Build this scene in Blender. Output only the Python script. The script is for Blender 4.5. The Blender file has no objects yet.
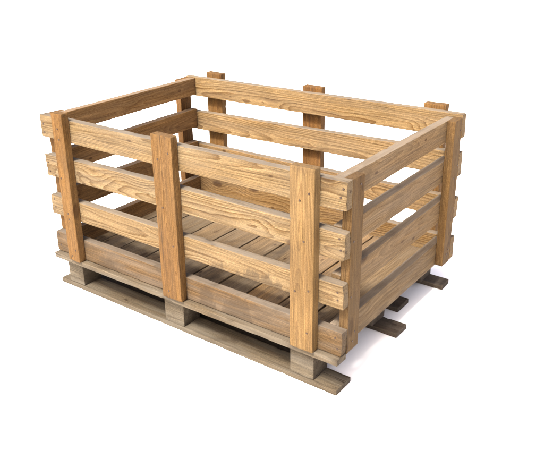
import bpy, bmesh, math, random
from mathutils import Vector, Matrix, noise

scene = bpy.context.scene
COL = scene.collection

# ------------------------------------------------------------------ camera
YAW, PITCH, ROLL, FPX = 0.649, -0.4056, -0.0189, 702.9068
fwd = Vector((-math.sin(YAW) * math.cos(PITCH), math.cos(YAW) * math.cos(PITCH), math.sin(PITCH)))
right = Vector((math.cos(YAW), math.sin(YAW), 0))
up = right.cross(fwd)
right, up = (math.cos(ROLL) * right + math.sin(ROLL) * up,
             math.cos(ROLL) * up - math.sin(ROLL) * right)
cam_data = bpy.data.cameras.new("camera")
cam = bpy.data.objects.new("camera", cam_data)
COL.objects.link(cam)
m = Matrix((right, up, -fwd)).transposed().to_4x4()
m.translation = Vector((2.0006, -1.4128, 1.2512))
cam.matrix_world = m
cam_data.sensor_fit = 'HORIZONTAL'
cam_data.sensor_width = 36
cam_data.lens = FPX / 544 * 36
cam_data.shift_x = (272 - 259.57) / 544
cam_data.shift_y = -(225 - 220.3) / 544
cam_data.clip_start = 0.05
cam_data.clip_end = 5000
scene.camera = cam

# ------------------------------------------------------------------ sky, sun, exposure
SUN_DIR = Vector((-0.03, -0.56, 0.83)).normalized()      # towards the sun
EL = math.asin(SUN_DIR.z)
world = bpy.data.worlds.new("World")
scene.world = world
world.use_nodes = True
wn = world.node_tree
wn.nodes.clear()
sky = wn.nodes.new('ShaderNodeTexSky')
sky.sky_type = 'NISHITA'
sky.sun_disc = False
sky.sun_elevation = EL
sky.sun_rotation = math.atan2(SUN_DIR.x, SUN_DIR.y)
sky.dust_density = 10.0
sky.air_density = 0.6
sky.ozone_density = 0.0
bg = wn.nodes.new('ShaderNodeBackground')
bg.inputs['Strength'].default_value = 0.15
wo = wn.nodes.new('ShaderNodeOutputWorld')
wn.links.new(sky.outputs[0], bg.inputs[0])
wn.links.new(bg.outputs[0], wo.inputs[0])

sun_data = bpy.data.lights.new("sun", 'SUN')
sun_data.energy = 3.2
sun_data.angle = math.radians(8)
sun_data.color = (1.0, 0.96, 0.89)
sun = bpy.data.objects.new("sun", sun_data)
COL.objects.link(sun)
sun.rotation_euler = SUN_DIR.to_track_quat('Z', 'Y').to_euler()
sun.location = SUN_DIR * 6

scene.view_settings.view_transform = 'Standard'
scene.view_settings.look = 'None'
scene.view_settings.exposure = 1.65
scene.view_settings.gamma = 1.0
scene.view_settings.use_curve_mapping = False
scene.render.engine = 'CYCLES'
scene.cycles.max_bounces = 8
scene.cycles.diffuse_bounces = 5
scene.cycles.use_denoising = True
scene.cycles.denoiser = 'OPENIMAGEDENOISE'
scene.cycles.denoising_input_passes = 'RGB_ALBEDO_NORMAL'
scene.cycles.denoising_prefilter = 'ACCURATE'

# ------------------------------------------------------------------ materials
class NT:
    """small helper for writing node trees"""
    def __init__(self, name):
        self.mat = bpy.data.materials.new(name)
        self.mat.use_nodes = True
        self.t = self.mat.node_tree
        self.t.nodes.clear()

    def n(self, typ, ins=None, **props):
        nd = self.t.nodes.new(typ)
        for k, v in props.items():
            setattr(nd, k, v)
        for k, v in (ins or {}).items():
            self.put(nd.inputs[k], v)
        return nd

    def put(self, sock, v):
        if isinstance(v, bpy.types.NodeSocket):
            self.t.links.new(v, sock)
        else:
            sock.default_value = v

    def math(self, op, a, b=0.0, c=0.0, clamp=False):
        nd = self.n('ShaderNodeMath', {0: a, 1: b, 2: c}, operation=op)
        nd.use_clamp = clamp
        return nd.outputs[0]

    def vmath(self, op, a, b=(0, 0, 0)):
        return self.n('ShaderNodeVectorMath', {0: a, 1: b}, operation=op).outputs[0]

    def step(self, v, lo, hi, tlo=0.0, thi=1.0):
        nd = self.n('ShaderNodeMapRange', {'Value': v, 'From Min': lo, 'From Max': hi,
                                           'To Min': tlo, 'To Max': thi}, interpolation_type='SMOOTHSTEP')
        return nd.outputs[0]

    def lin(self, v, lo, hi, tlo=0.0, thi=1.0):
        nd = self.n('ShaderNodeMapRange', {'Value': v, 'From Min': lo, 'From Max': hi,
                                           'To Min': tlo, 'To Max': thi})
        return nd.outputs[0]

    def noise(self, vec, scale, detail=2.0, rough=0.5, dist=0.0):
        return self.n('ShaderNodeTexNoise', {'Vector': vec, 'Scale': scale, 'Detail': detail,
                                             'Roughness': rough, 'Distortion': dist})

    def mix(self, f, a, b, blend='MIX'):
        nd = self.n('ShaderNodeMix', {0: f, 6: a, 7: b}, data_type='RGBA', blend_type=blend)
        return nd.outputs[2]


def rgb(r, g, b):
    return (r, g, b, 1.0)


def make_wood(name, early, late, ring=0.006, contrast=1.0, grey=(0.118, 0.105, 0.090), bleach=0.6,
              grey_amount=0.25, dirt=(0.05, 0.034, 0.02), dirt_amount=0.3, dirt_scale=6.0,
              knots=1.0, cracks=0.6, stain=None, rough=0.82, tone_down=0.85):
    """sawn softwood: growth rings round a pith that lies beside the board (so wide faces show
    cathedral figure and ends show arcs), fibres, knots, drying cracks, grey weathering, dirt."""
    w = NT(name)
    tc = w.n('ShaderNodeTexCoord')
    oi = w.n('ShaderNodeObjectInfo')
    wn_ = w.n('ShaderNodeTexWhiteNoise', {'W': w.math('MULTIPLY', oi.outputs['Random'], 91.7)}, noise_dimensions='1D')
    rnd = w.n('ShaderNodeSeparateColor', {0: wn_.outputs['Color']})
    r1, r2, r3 = rnd.outputs[0], rnd.outputs[1], rnd.outputs[2]
    P = tc.outputs['Object']
    off = w.n('ShaderNodeCombineXYZ', {0: w.math('MULTIPLY', r1, 37.0), 1: w.math('MULTIPLY', r2, 23.0),
                                       2: w.math('MULTIPLY', r3, 29.0)}).outputs[0]
    Q = w.vmath('ADD', P, off)                                   # position inside an endless tree
    sep = w.n('ShaderNodeSeparateXYZ', {0: P})
    x, y, z = sep.outputs

    # knots
    kv = w.vmath('MULTIPLY', Q, (4.6, 9.0, 9.0))
    vor = w.n('ShaderNodeTexVoronoi', {'Vector': kv, 'Scale': 1.0}, feature='F1', distance='EUCLIDEAN')
    kd = vor.outputs['Distance']
    kmask = w.math('MULTIPLY', w.step(kd, 0.17, 0.09), knots)
    kwarp = w.math('MULTIPLY', w.step(kd, 0.5, 0.05), 0.010 * knots)

    # growth rings
    wv = w.vmath('MULTIPLY', Q, (1.1, 4.0, 4.0))
    warp = w.noise(wv, 1.0, 2.0, 0.45)
    wsep = w.n('ShaderNodeSeparateColor', {0: warp.outputs['Color']})
    y0 = w.lin(r2, 0, 1, -0.05, 0.05)
    z0 = w.lin(r3, 0, 1, -0.085, -0.025)
    tilt = w.math('MULTIPLY', x, w.lin(r1, 0, 1, -0.035, 0.035))
    yy = w.math('ADD', w.math('SUBTRACT', y, y0), w.lin(wsep.outputs[0], 0.2, 0.8, -0.014, 0.014))
    zz = w.math('ADD', w.math('ADD', w.math('SUBTRACT', z, z0), tilt), w.lin(wsep.outputs[1], 0.2, 0.8, -0.014, 0.014))
    rad = w.math('SQRT', w.math('ADD', w.math('MULTIPLY', yy, yy), w.math('MULTIPLY', zz, zz)))
    rad = w.math('ADD', rad, kwarp)
    fine_w = w.noise(w.vmath('MULTIPLY', Q, (9.0, 60.0, 60.0)), 1.0, 2.0, 0.5)
    rad = w.math('ADD', rad, w.lin(fine_w.outputs[0], 0.25, 0.75, -0.0009, 0.0009))
    spacing = w.lin(w.noise(w.vmath('MULTIPLY', Q, (0.2, 6, 6)), 1.0, 1.0).outputs[0], 0.3, 0.7, 0.85 / ring, 1.2 / ring)
    fr = w.math('FRACT', w.math('MULTIPLY', rad, spacing))
    lw = w.math('MULTIPLY', w.math('POWER', fr, 2.2), w.step(fr, 1.0, 0.93))
    ring_gain = w.lin(w.noise(w.vmath('MULTIPLY', Q, (1.2, 14, 14)), 1.0, 2.0).outputs[0], 0.3, 0.7, 0.45, 1.0)
    lw = w.math('MULTIPLY', w.math('MULTIPLY', lw, ring_gain), 1.25 * contrast)

    # fibres, tone, cracks
    fib = w.noise(w.vmath('MULTIPLY', Q, (9.0, 480.0, 480.0)), 1.0, 2.0, 0.5).outputs[0]
    fib2 = w.noise(w.vmath('MULTIPLY', Q, (5.0, 90.0, 90.0)), 1.0, 4.0, 0.6).outputs[0]
    tone = w.noise(w.vmath('MULTIPLY', Q, (2.4, 7.0, 7.0)), 1.0, 3.0, 0.55).outputs[0]
    crk = w.noise(w.vmath('MULTIPLY', Q, (2.6, 130.0, 130.0)), 1.0, 2.0, 0.55).outputs[0]
    gen = w.n('ShaderNodeSeparateXYZ', {0: tc.outputs['Generated']}).outputs[0]
    ends = w.step(w.math('ABSOLUTE', w.math('SUBTRACT', gen, 0.5)), 0.455, 0.5)
    crack = w.math('MULTIPLY', w.step(w.math('ADD', crk, w.math('MULTIPLY', ends, 0.10)), 0.69, 0.74), cracks)

    c = w.mix(lw, rgb(*early), rgb(*late))
    c = w.mix(1.0, c, w.n('ShaderNodeCombineColor', {k: w.lin(fib, 0.3, 0.7, 0.68, 1.28) for k in (0, 1, 2)}).outputs[0], 'MULTIPLY')
    c = w.mix(1.0, c, w.n('ShaderNodeCombineColor', {k: w.lin(fib2, 0.3, 0.7, 0.82, 1.16) for k in (0, 1, 2)}).outputs[0], 'MULTIPLY')
    c = w.mix(1.0, c, w.n('ShaderNodeCombineColor', {0: w.lin(tone, 0.25, 0.75, 0.86, 1.10), 1: w.lin(tone, 0.25, 0.75, 0.80, 1.13),
                                                     2: w.lin(tone, 0.25, 0.75, 0.70, 1.18)}).outputs[0], 'MULTIPLY')
    grit = w.noise(w.vmath('MULTIPLY', Q, (230.0, 760.0, 760.0)), 1.0, 2.0, 0.7).outputs[0]
    c = w.mix(1.0, c, w.n('ShaderNodeCombineColor', {k: w.lin(grit, 0.32, 0.68, 0.66, 1.28) for k in (0, 1, 2)}).outputs[0], 'MULTIPLY')
    pv = w.n('ShaderNodeTexVoronoi', {'Vector': w.vmath('MULTIPLY', Q, (13.0, 26.0, 26.0)), 'Scale': 1.0}, feature='F1')
    pin = w.math('MULTIPLY', w.step(pv.outputs['Distance'], 0.17, 0.09), w.step(w.n('ShaderNodeSeparateColor', {0: pv.outputs['Color']}).outputs[0], 0.70, 0.75))
    kmask = w.math('MAXIMUM', kmask, w.math('MULTIPLY', pin, knots))
    c = w.mix(w.math('MULTIPLY', kmask, 0.85), c, rgb(late[0] * 0.45, late[1] * 0.38, late[2] * 0.34))
    c = w.mix(1.0, c, oi.outputs['Color'], 'MULTIPLY')

    # grey weathering: streaky film over the faces, stronger on the sawn upper edge
    gs = w.noise(w.vmath('MULTIPLY', Q, (3.0, 26.0, 26.0)), 1.0, 5.0, 0.62).outputs[0]
    film = w.math('MULTIPLY', w.step(gs, 0.36, 0.66), grey_amount)
    nrm = w.n('ShaderNodeVectorTransform', {0: tc.outputs['Normal']}, vector_type='NORMAL', convert_from='OBJECT', convert_to='OBJECT').outputs[0]
    ny = w.n('ShaderNodeSeparateXYZ', {0: nrm}).outputs[1]
    edge = w.math('MULTIPLY', w.step(ny, 0.35, 0.9), w.lin(gs, 0.3, 0.6, 0.55 * bleach, bleach), clamp=True)
    film = w.math('MAXIMUM', film, edge)
    gcol = w.mix(w.lin(fib2, 0.3, 0.7), rgb(grey[0] * 0.78, grey[1] * 0.78, grey[2] * 0.78), rgb(*[g * 1.1 for g in grey]))
    c = w.mix(film, c, gcol)

    # cut ends soak up dirt
    nx = w.math('ABSOLUTE', w.n('ShaderNodeSeparateXYZ', {0: nrm}).outputs[0])
    c = w.mix(w.math('MULTIPLY', w.step(nx, 0.6, 0.9), w.lin(w.noise(Q, 130.0, 3.0).outputs[0], 0.3, 0.7, 0.1, 0.6)), c, rgb(*[v * 1.6 for v in dirt]))
    # dirt blotches and scuffs
    dn = w.noise(w.vmath('MULTIPLY', Q, (1.0, 1.7, 1.7)), dirt_scale, 6.0, 0.66, 0.4).outputs[0]
    dmask = w.math('MULTIPLY', w.step(w.math('ADD', dn, w.math('MULTIPLY', ends, 0.09)), 0.50, 0.70), dirt_amount)
    dn2 = w.noise(w.vmath('MULTIPLY', Q, (1.0, 2.6, 2.6)), dirt_scale * 7, 4.0, 0.7).outputs[0]
    dmask = w.math('MAXIMUM', dmask, w.math('MULTIPLY', w.step(dn2, 0.63, 0.76), dirt_amount * 0.9))
    c = w.mix(dmask, c, rgb(*dirt))
    if stain:                                                    # damp mark soaked up from the lower edge
        for sx, sw, sy, sh, sa in stain:
            sn = w.noise(w.vmath('MULTIPLY', Q, (1.6, 0.5, 0.5)), 34.0, 4.0, 0.6).outputs[0]
            dx = w.math('DIVIDE', w.math('ABSOLUTE', w.math('SUBTRACT', x, sx)), sw)
            dy = w.math('DIVIDE', w.math('SUBTRACT', y, sy), sh)
            f = w.math('ADD', w.math('ADD', w.math('POWER', dx, 2.0), dy), w.lin(sn, 0.25, 0.75, -0.8, 0.8))
            c = w.mix(w.math('MULTIPLY', w.step(f, 1.05, 0.35), sa), c, rgb(dirt[0] * 0.9, dirt[1] * 0.88, dirt[2] * 0.86))
    c = w.mix(w.math('MULTIPLY', crack, 0.85), c, rgb(0.035, 0.024, 0.016))

    c = w.mix(1.0, c, rgb(tone_down * 1.0, tone_down * 0.985, tone_down * 0.95), 'MULTIPLY')
    h = w.math('ADD', w.math('MULTIPLY', lw, 0.25), w.math('MULTIPLY', fib, 0.35))
    h = w.math('ADD', h, w.math('MULTIPLY', fib2, 0.5))
    h = w.math('SUBTRACT', h, w.math('MULTIPLY', crack, 1.6))
    bump = w.n('ShaderNodeBump', {'Strength': 0.55, 'Distance': 0.0022, 'Height': h})
    bs = w.n('ShaderNodeBsdfPrincipled', {'Base Color': c, 'Roughness': w.lin(fib2, 0.2, 0.8, rough - 0.08, rough + 0.08),
                                          'Normal': bump.outputs[0], 'Specular IOR Level': 0.08})
    out = w.n('ShaderNodeOutputMaterial')
    w.t.links.new(bs.outputs[0], out.inputs[0])
    return w.mat


PALE_E, PALE_L = (0.164, 0.121, 0.067), (0.082, 0.050, 0.021)
M = {}
M['slat'] = make_wood('pale_pine', PALE_E, PALE_L, 0.0042, 1.2, grey_amount=0.2, dirt_amount=0.3, bleach=0.85)
M['slat_stained'] = make_wood('pale_pine_damp_marked', PALE_E, PALE_L, 0.0038, 1.1, grey_amount=0.12, dirt_amount=0.25, bleach=0.85,
                              dirt=(0.05, 0.038, 0.026), stain=[(0.33, 0.12, -0.036, 0.034, 0.62), (0.17, 0.035, -0.036, 0.032, 0.5)])
M['slat_low'] = make_wood('scuffed_pine', (0.088, 0.057, 0.028), (0.044, 0.026, 0.011), 0.0045, 0.7, grey_amount=0.4, dirt_amount=0.55, bleach=0.75,
                          dirt=(0.045, 0.034, 0.024), stain=[(0.12, 0.03, 0.0, 0.05, 0.5), (0.24, 0.05, 0.01, 0.04, 0.45), (-0.33, 0.05, -0.02, 0.03, 0.4)])
M['post'] = make_wood('orange_pine', (0.118, 0.066, 0.024), (0.054, 0.025, 0.008), 0.0032, 0.8, grey_amount=0.08, dirt_amount=0.30, bleach=0.0,
                      knots=0.6)
M['end'] = make_wood('greyed_pine', (0.130, 0.086, 0.044), (0.068, 0.040, 0.017), 0.0042, 0.8, grey=(0.145, 0.122, 0.098), grey_amount=0.22,
                     dirt_amount=0.4, bleach=0.9)
M['end_brown'] = make_wood('brown_pine', (0.200, 0.116, 0.048), (0.112, 0.056, 0.020), 0.0042, 0.8, grey_amount=0.12, dirt_amount=0.3, bleach=0.7)
M['deck'] = make_wood('trodden_deck_wood', (0.128, 0.095, 0.058), (0.068, 0.045, 0.025), 0.005, 0.6, grey_amount=0.5, grey=(0.105, 0.086, 0.066),
                      dirt_amount=0.75, dirt=(0.040, 0.030, 0.021), dirt_scale=7.0, bleach=0.0, cracks=0.9)
M['pallet'] = make_wood('weathered_pallet_wood', (0.080, 0.065, 0.046), (0.048, 0.037, 0.025), 0.005, 0.6, grey=(0.105, 0.095, 0.078), grey_amount=0.55,
                        dirt_amount=0.75, dirt=(0.036, 0.027, 0.019), bleach=0.2, cracks=0.9)
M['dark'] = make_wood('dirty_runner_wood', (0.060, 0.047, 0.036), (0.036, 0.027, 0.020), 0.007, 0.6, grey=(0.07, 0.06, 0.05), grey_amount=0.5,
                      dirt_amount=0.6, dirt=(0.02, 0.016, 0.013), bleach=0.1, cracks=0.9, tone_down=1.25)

w = NT('rusty_nail')
tc = w.n('ShaderNodeTexCoord')
nn = w.noise(tc.outputs['Object'], 700.0, 3.0).outputs[0]
bs = w.n('ShaderNodeBsdfPrincipled', {'Base Color': w.mix(w.lin(nn, 0.3, 0.7), rgb(0.018, 0.011, 0.008), rgb(0.045, 0.024, 0.013)),
                                      'Metallic': 0.35, 'Roughness': 0.7})
w.t.links.new(bs.outputs[0], w.n('ShaderNodeOutputMaterial').inputs[0])
M['nail'] = w.mat

w = NT('white_ground')
tc = w.n('ShaderNodeTexCoord')
nn = w.noise(tc.outputs['Object'], 1.3, 4.0).outputs[0]
gc = w.mix(w.lin(nn, 0.3, 0.7), rgb(0.85, 0.85, 0.85), rgb(0.88, 0.88, 0.88))
bs = w.n('ShaderNodeBsdfPrincipled', {'Base Color': gc, 'Roughness': 0.95, 'Specular IOR Level': 0.1})
w.t.links.new(bs.outputs[0], w.n('ShaderNodeOutputMaterial').inputs[0])
M['ground'] = w.mat

# ------------------------------------------------------------------ ground
bm = bmesh.new()
S = 1500.0
bm.faces.new([bm.verts.new(p) for p in ((-S, -S, 0), (S, -S, 0), (S, S, 0), (-S, S, 0))])
me = bpy.data.meshes.new('ground')
bm.to_mesh(me); bm.free()
me.materials.append(M['ground'])
ground = bpy.data.objects.new('ground', me)
ground['kind'] = 'structure'
COL.objects.link(ground)

# added dark patch: paints the shade on the ground beneath the pallet
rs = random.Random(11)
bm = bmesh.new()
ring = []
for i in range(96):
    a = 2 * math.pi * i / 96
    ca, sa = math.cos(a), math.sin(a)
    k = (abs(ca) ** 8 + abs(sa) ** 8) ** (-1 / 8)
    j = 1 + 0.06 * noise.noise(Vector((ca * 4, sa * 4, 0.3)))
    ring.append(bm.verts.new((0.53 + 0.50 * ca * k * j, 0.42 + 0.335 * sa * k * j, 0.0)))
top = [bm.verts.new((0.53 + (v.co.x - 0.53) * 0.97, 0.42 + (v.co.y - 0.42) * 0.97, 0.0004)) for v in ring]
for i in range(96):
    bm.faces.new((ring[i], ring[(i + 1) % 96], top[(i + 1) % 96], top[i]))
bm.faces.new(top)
me = bpy.data.meshes.new('shade_patch')
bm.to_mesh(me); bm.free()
w = NT('painted_shade')
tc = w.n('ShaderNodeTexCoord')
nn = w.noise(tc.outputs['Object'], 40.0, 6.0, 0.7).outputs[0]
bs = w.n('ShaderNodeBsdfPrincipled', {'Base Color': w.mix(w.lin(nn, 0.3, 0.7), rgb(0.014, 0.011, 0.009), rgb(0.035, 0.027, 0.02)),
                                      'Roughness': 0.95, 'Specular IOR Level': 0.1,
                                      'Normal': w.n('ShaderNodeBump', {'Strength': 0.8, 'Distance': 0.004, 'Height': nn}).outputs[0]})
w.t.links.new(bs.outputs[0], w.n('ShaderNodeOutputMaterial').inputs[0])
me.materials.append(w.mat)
shade_patch = bpy.data.objects.new('shade_patch', me)
shade_patch['kind'] = 'structure'
COL.objects.link(shade_patch)

# ------------------------------------------------------------------ crate root
ROOT = Vector((0.6, 0.38, 0.0))
crate = bpy.data.objects.new('pallet_crate', None)
crate.empty_display_size = 0.2
crate.location = ROOT
crate['label'] = 'weathered open-topped wooden pallet crate with slatted sides and corner posts on white ground'
crate['category'] = 'crate'
COL.objects.link(crate)


def board_mesh(name, ln, wd, th, seed, rough=1.0, chip=1.0, end_jag=0.0, bow=0.0, end_a=(0, 0), end_b=(0, 0)):
    """a sawn board: x along, y across, z through; worn arrises, small chips, uneven ends.
    end_a / end_b: height change of the (lower, upper) edge at the two ends."""
    rs = random.Random(seed)
    o = Vector((rs.uniform(0, 90), rs.uniform(0, 90), rs.uniform(0, 90)))
    hw, ht = wd / 2, th / 2
    r = min(0.0013, th * 0.10)
    prof = []                                                    # (y, z, corner weight, outward)
    for sy, sz in ((1, 1), (-1, 1), (-1, -1), (1, -1)):
        cyx, czx = sy * (hw - r), sz * (ht - r)
        a0 = {(1, 1): 0, (-1, 1): 90, (-1, -1): 180, (1, -1): 270}[(sy, sz)]
        pre = (sy * hw, sz * (ht - r * 2.2)) if (sy, sz) in ((1, 1), (-1, -1)) else (sy * (hw - r * 2.2), sz * ht)
        post = (sy * (hw - r * 2.2), sz * ht) if (sy, sz) in ((1, 1), (-1, -1)) else (sy * hw, sz * (ht - r * 2.2))
        prof.append((pre[0], pre[1], 0.3))
        for k in range(4):
            a = math.radians(a0 + 30 * k)
            prof.append((cyx + r * math.cos(a), czx + r * math.sin(a), 1.0))
        prof.append((post[0], post[1], 0.3))
        if (sy, sz) in ((1, 1), (-1, -1)):                       # points across the wide face that follows
            for f in (0.5, 0.0, -0.5):
                prof.append((sy * hw * f, sz * ht, 0.0))
    n = max(8, int(ln / 0.012))
    xs = [-ln / 2, -ln / 2 + 0.0012] + [-ln / 2 + ln * (i + 0.5) / n for i in range(n)] + [ln / 2 - 0.0012, ln / 2]
    bm = bmesh.new()
    rings = []
    for i, x in enumerate(xs):
        t = x / ln + 0.5
        end = i in (0, len(xs) - 1)
        ring = []
        for (y, z, cw) in prof:
            p = Vector((x, y, z))
            sgn = 1 if y > 0 else -1
            # worn and chipped arrises
            if cw:
                a = noise.noise(Vector((x * 14, sgn * 3.1, (1 if z > 0 else -1) * 5.3)) + o)
                b = noise.noise(Vector((x * 55, sgn * 7.7, (1 if z > 0 else -1) * 2.3)) + o)
                wear = max(0, a - 0.20) * 0.0016 + max(0, b - 0.50) * 0.0085
                wear *= chip * cw
                p.y -= sgn * min(wear, hw * 0.4)
                p.z -= (1 if z > 0 else -1) * min(wear * 0.8, ht * 0.4)
            # wavering sawn faces
            p.y += rough * 0.0007 * noise.noise(Vector((x * 5, sgn * 9.0, 1.0)) + o) * min(1, abs(y) / hw)
            p.z += rough * 0.0009 * noise.noise(Vector((x * 4, y * 12, 4.0)) + o)
            # bow and the taper asked for
            p.y += bow * (1 - (2 * t - 1) ** 2)
            lo, hi = (end_a[0] * (1 - t) + end_b[0] * t), (end_a[1] * (1 - t) + end_b[1] * t)
            p.y += lo + (hi - lo) * (y / wd + 0.5)
            if end:
                p.y *= 1 - 0.0010 / hw
                p.z *= 1 - 0.0010 / ht
            if i <= 2 or i >= len(xs) - 3:                       # ends not sawn dead square, sometimes broken
                s = -1 if i <= 2 else 1
                j = noise.noise(Vector((s * 11.0, y * 40, z * 70)) + o) * 0.0016
                j += end_jag * max(0, noise.noise(Vector((s * 4.0, y * 75, z * 40)) + o * 1.3))
                p.x -= s * abs(j)
                p.x += s * 0.02 * 0.12 * (y / hw) * rs.choice((1,)) * (0.5 - (seed * 0.37) % 1.0)
            ring.append(bm.verts.new(p))
        rings.append(ring)
    k = len(prof)
    for a, b in zip(rings, rings[1:]):
        for i in range(k):
            f = bm.faces.new((a[i], a[(i + 1) % k], b[(i + 1) % k], b[i]))
            f.smooth = True
    for ring in (rings[0], rings[-1]):
        f = bm.faces.new(ring)
        for e in f.edges:
            e.smooth = False
    bmesh.ops.recalc_face_normals(bm, faces=bm.faces)
    me = bpy.data.meshes.new(name)
    bm.to_mesh(me); bm.free()
    return me


AX = {'long': ((1, 0, 0), (0, 0, 1)),       # slat of the long sides: length x, width up
      'end': ((0, 1, 0), (0, 0, 1)),        # slat of the end panels
      'post_long': ((0, 0, 1), (1, 0, 0)),  # post of the long sides: length up, width x
      'post_end': ((0, 0, 1), (0, 1, 0)),
      'flat_long': ((1, 0, 0), (0, 1, 0)),  # lying board along x
      'flat_end': ((0, 1, 0), (1, 0, 0))}
COUNT = [0]
BASIS = {}


def part(name, lo, hi, kind, mat, tint=(1, 1, 1), tilt=0.0, twist=0.0, parent=crate, **kw):
    """a board filling the box lo..hi; tilt turns it in its own plane, twist about its length"""
    COUNT[0] += 1
    lo, hi = Vector(lo), Vector(hi)
    c, d = (lo + hi) / 2, hi - lo
    ex, ey = (Vector(v) for v in AX[kind])
    ez = ex.cross(ey)
    if kind == 'long':
        pass
    if abs(twist) < 1e-6 and kind in ("long", "end"):
        twist = random.Random(COUNT[0]).uniform(-0.012, 0.012)
    dims = [abs(d.dot(e)) for e in (ex, ey, ez)]
    seed = COUNT[0] * 7 + 3
    me = board_mesh(name, *dims, seed, **kw)
    me.materials.append(M[mat])
    o = bpy.data.objects.new(name, me)
    R = Matrix((ex, ey, ez)).transposed().to_4x4()
    o.parent = parent
    BASIS[o.name] = Matrix.Translation(c - ROOT) @ R @ Matrix.Rotation(tilt, 4, 'Z') @ Matrix.Rotation(twist, 4, 'X')
    o.matrix_local = BASIS[o.name]
    o.color = (*tint, 1.0)
    COL.objects.link(o)
    return o


def nail_mesh():
    bm = bmesh.new()
    bmesh.ops.create_cone(bm, cap_ends=True, segments=10, radius1=0.0032, radius2=0.0026, depth=0.0016)
    for f in bm.faces:
        f.smooth = len(f.verts) == 4
    me = bpy.data.meshes.new('nail')
    bm.to_mesh(me); bm.free()
    me.materials.append(M['nail'])
    return me


NAIL = nail_mesh()


def nail(board, world, normal):
    o = bpy.data.objects.new('nail', NAIL)
    o.parent = board
    q = Vector(normal).to_track_quat('Z', 'Y').to_matrix().to_4x4()
    mw = Matrix.Translation(Vector(world) - ROOT) @ q
    o.matrix_local = BASIS[board.name].inverted() @ mw
    COL.objects.link(o)


L, W, T = 1.2, 0.76, 0.0285
rng = random.Random(5)

# ------------------------------------------------------------------ pallet under the crate
# three runners along the ground plus one loose extra board
part('runner', (-0.027, 0.017, 0.0005), (1.177, 0.100, 0.0175), 'flat_long', 'pallet', (0.95, 0.93, 0.9), chip=1.4)
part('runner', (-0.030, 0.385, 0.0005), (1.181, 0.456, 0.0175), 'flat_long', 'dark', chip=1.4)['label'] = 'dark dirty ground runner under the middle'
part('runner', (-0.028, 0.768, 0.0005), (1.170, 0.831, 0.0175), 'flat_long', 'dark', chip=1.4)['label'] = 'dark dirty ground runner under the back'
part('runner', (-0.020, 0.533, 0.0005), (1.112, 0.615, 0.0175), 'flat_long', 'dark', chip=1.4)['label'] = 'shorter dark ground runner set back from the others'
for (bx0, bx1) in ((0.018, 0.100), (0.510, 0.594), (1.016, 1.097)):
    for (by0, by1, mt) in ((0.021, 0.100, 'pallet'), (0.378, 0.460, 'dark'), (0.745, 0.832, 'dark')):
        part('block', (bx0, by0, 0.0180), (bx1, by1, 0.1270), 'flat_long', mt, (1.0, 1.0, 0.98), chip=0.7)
part('stringer_board', (0.002, -0.019, 0.1275), (1.198, 0.0285, 0.1460), 'flat_long', 'pallet', (1.15, 1.12, 1.08), chip=1.6)
part('stringer_board', (0.004, 0.033, 0.1275), (1.130, 0.098, 0.1460), 'flat_long', 'pallet')
part('stringer_board', (0.004, 0.372, 0.1275), (1.135, 0.470, 0.1460), 'flat_long', 'pallet')
part('stringer_board', (0.004, 0.690, 0.1275), (1.130, 0.780, 0.1460), 'flat_long', 'pallet')
gx = [0.060, 0.107, 0.206, 0.335, 0.445, 0.561, 0.672, 0.786, 0.909, 1.030, 1.141]
deck_tint = [(.8, .78, .78), (.95, .94, .93), (.75, .76, .78), (1.0, .97, .95), (.85, .82, .8), (.95, .9, .85), (.8, .78, .78), (1.35, 1.15, .9), (1.1, .98, .85), (.9, .85, .8)]
for i, (a, b) in enumerate(zip(gx, gx[1:])):
    dz = rng.uniform(-0.001, 0.0008)
    part('deck_board', (a + 0.003, 0.031, 0.1466), (b - 0.003, 0.729, 0.1650 + dz), 'flat_end', 'deck', deck_tint[i], chip=1.5, rough=1.6)

# ------------------------------------------------------------------ slatted panels
# long front side: slats run the full length and cover the edges of the end posts
FZ = [(0.5785, 0.6550), (0.4375, 0.5145), (0.2945, 0.3665), (0.1480, 0.2240)]
front = []
front.append(part('slat', (0, 0, FZ[0][0]), (L, T, FZ[0][1]), 'long', 'slat', (0.93, 0.89, 0.83), end_jag=0.008, bow=-0.002, chip=1.2))
front.append(part('slat', (0, 0, FZ[1][0]), (L, T, FZ[1][1]), 'long', 'slat', (0.99, 0.97, 0.95), bow=0.006, chip=1.3, end_jag=0.012))
front.append(part('slat', (0, 0, FZ[2][0]), (L, T, FZ[2][1]), 'long', 'slat_stained', (0.98, 0.95, 0.93), chip=1.3, end_jag=0.014))
front.append(part('slat', (0, 0, FZ[3][0]), (L, T, FZ[3][1]), 'long', 'slat_low', (0.95, 0.90, 0.84), chip=1.5, end_jag=0.006))
# long back side
back = []
BZ = [(0.5800, 0.6570), (0.4420, 0.5170), (0.3000, 0.3760), (0.1480, 0.2300)]
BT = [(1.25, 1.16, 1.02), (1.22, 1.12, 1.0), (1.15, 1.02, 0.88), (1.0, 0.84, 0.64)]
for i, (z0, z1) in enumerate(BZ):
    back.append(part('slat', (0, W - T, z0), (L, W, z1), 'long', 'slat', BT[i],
                     end_a=(-0.004, -0.004) if i == 1 else (0, 0), end_b=(0.010, 0.018) if i == 1 else (0.004, 0.006) if i == 0 else (0, 0)))
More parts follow.
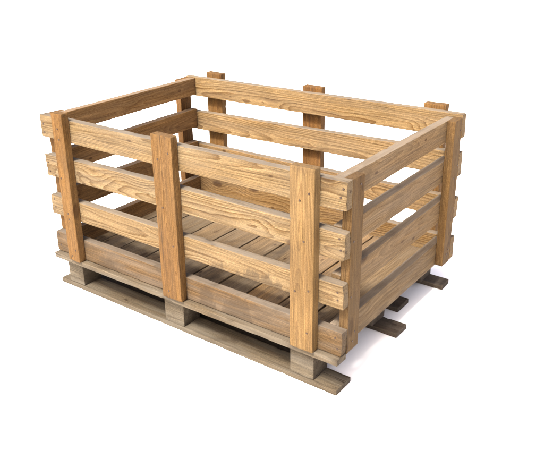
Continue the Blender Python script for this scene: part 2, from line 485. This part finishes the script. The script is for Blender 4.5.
# end panels: slats lie between the long sides, inside the end posts
EZ = [(0.5800, 0.6520), (0.4420, 0.5180), (0.3000, 0.3790), (0.1410, 0.2240)]
for i, (z0, z1) in enumerate(EZ):
    part('slat', (L - 2 * T, T + 0.001, z0), (L - T, W - T - 0.001, z1), 'end', 'end', (1.0, 0.98, 0.95) if i < 3 else (0.85, 0.86, 0.88),
         chip=1.5)
LZ = [(0.5860, 0.6550), (0.4500, 0.5270), (0.3060, 0.3880), (0.1485, 0.2280)]
for i, (z0, z1) in enumerate(LZ):
    part('slat', (T, T + 0.001, z0), (2 * T, W - T - 0.001, z1), 'end', 'end_brown', (1.0, 0.97, 0.92))

# ------------------------------------------------------------------ posts
def nails_on(board, xs, y, zs, normal, axis='x'):
    for zc in zs:
        for k, a in enumerate(xs):
            da, dz = rng.uniform(-0.009, 0.009), rng.uniform(-0.014, 0.014) + (0.012 if k else -0.012)
            if rng.random() < 0.18:
                continue
            p = (a + da, y, zc + dz) if axis == 'x' else (y, a + da, zc + dz)
            nail(board, p, normal)


fz_mid = [(a + b) / 2 for a, b in FZ]
FP = [((0.100, 0.154), 0.681, (1.08, 1.05, 0.98), 0.004), ((0.558, 0.638), 0.684, (1.04, 1.03, 1.0), 0.0), ((1.049, 1.123), 0.682, (1.22, 1.38, 1.60), 0.0)]
for (x0, x1), zt, tint, tl in FP:
    p = part('post', (x0, -T - 0.0005, 0.1470), (x1, -0.0005, zt), 'post_long', 'post', tint, tilt=tl, chip=0.9)
    nails_on(p, (x0 + 0.022, x1 - 0.022), -T - 0.0012, fz_mid, (0, -1, 0))
BP = [((0.092, 0.170), 0.677, (1.15, 1.1, 1.0)), ((0.566, 0.648), 0.678, (1.1, 0.98, 0.85)), ((1.050, 1.127), 0.678, (1.1, 1.05, 1.0))]
for (x0, x1), zt, tint in BP:
    part('post', (x0, W + 0.0005, 0.1470), (x1, W + T, zt), 'post_long', 'post', tint)
ez_mid = [(a + b) / 2 for a, b in EZ]
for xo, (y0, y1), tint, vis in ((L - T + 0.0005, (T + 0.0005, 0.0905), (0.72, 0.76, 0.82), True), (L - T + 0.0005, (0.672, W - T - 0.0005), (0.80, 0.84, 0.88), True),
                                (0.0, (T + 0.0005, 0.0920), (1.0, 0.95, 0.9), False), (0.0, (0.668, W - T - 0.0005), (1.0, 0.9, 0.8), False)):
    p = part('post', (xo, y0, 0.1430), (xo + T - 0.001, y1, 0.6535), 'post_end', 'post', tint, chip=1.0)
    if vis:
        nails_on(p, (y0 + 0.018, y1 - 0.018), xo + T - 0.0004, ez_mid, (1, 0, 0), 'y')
# nails through the ends of the front slats into the end posts
for s, (z0, z1) in zip(front, FZ):
    for xe in (0.018, L - 0.016):
        for zz in (z0 + 0.022, z1 - 0.022):
            nail(s, (xe + rng.uniform(-0.006, 0.006), -0.0006, zz + rng.uniform(-0.012, 0.012)), (0, -1, 0))
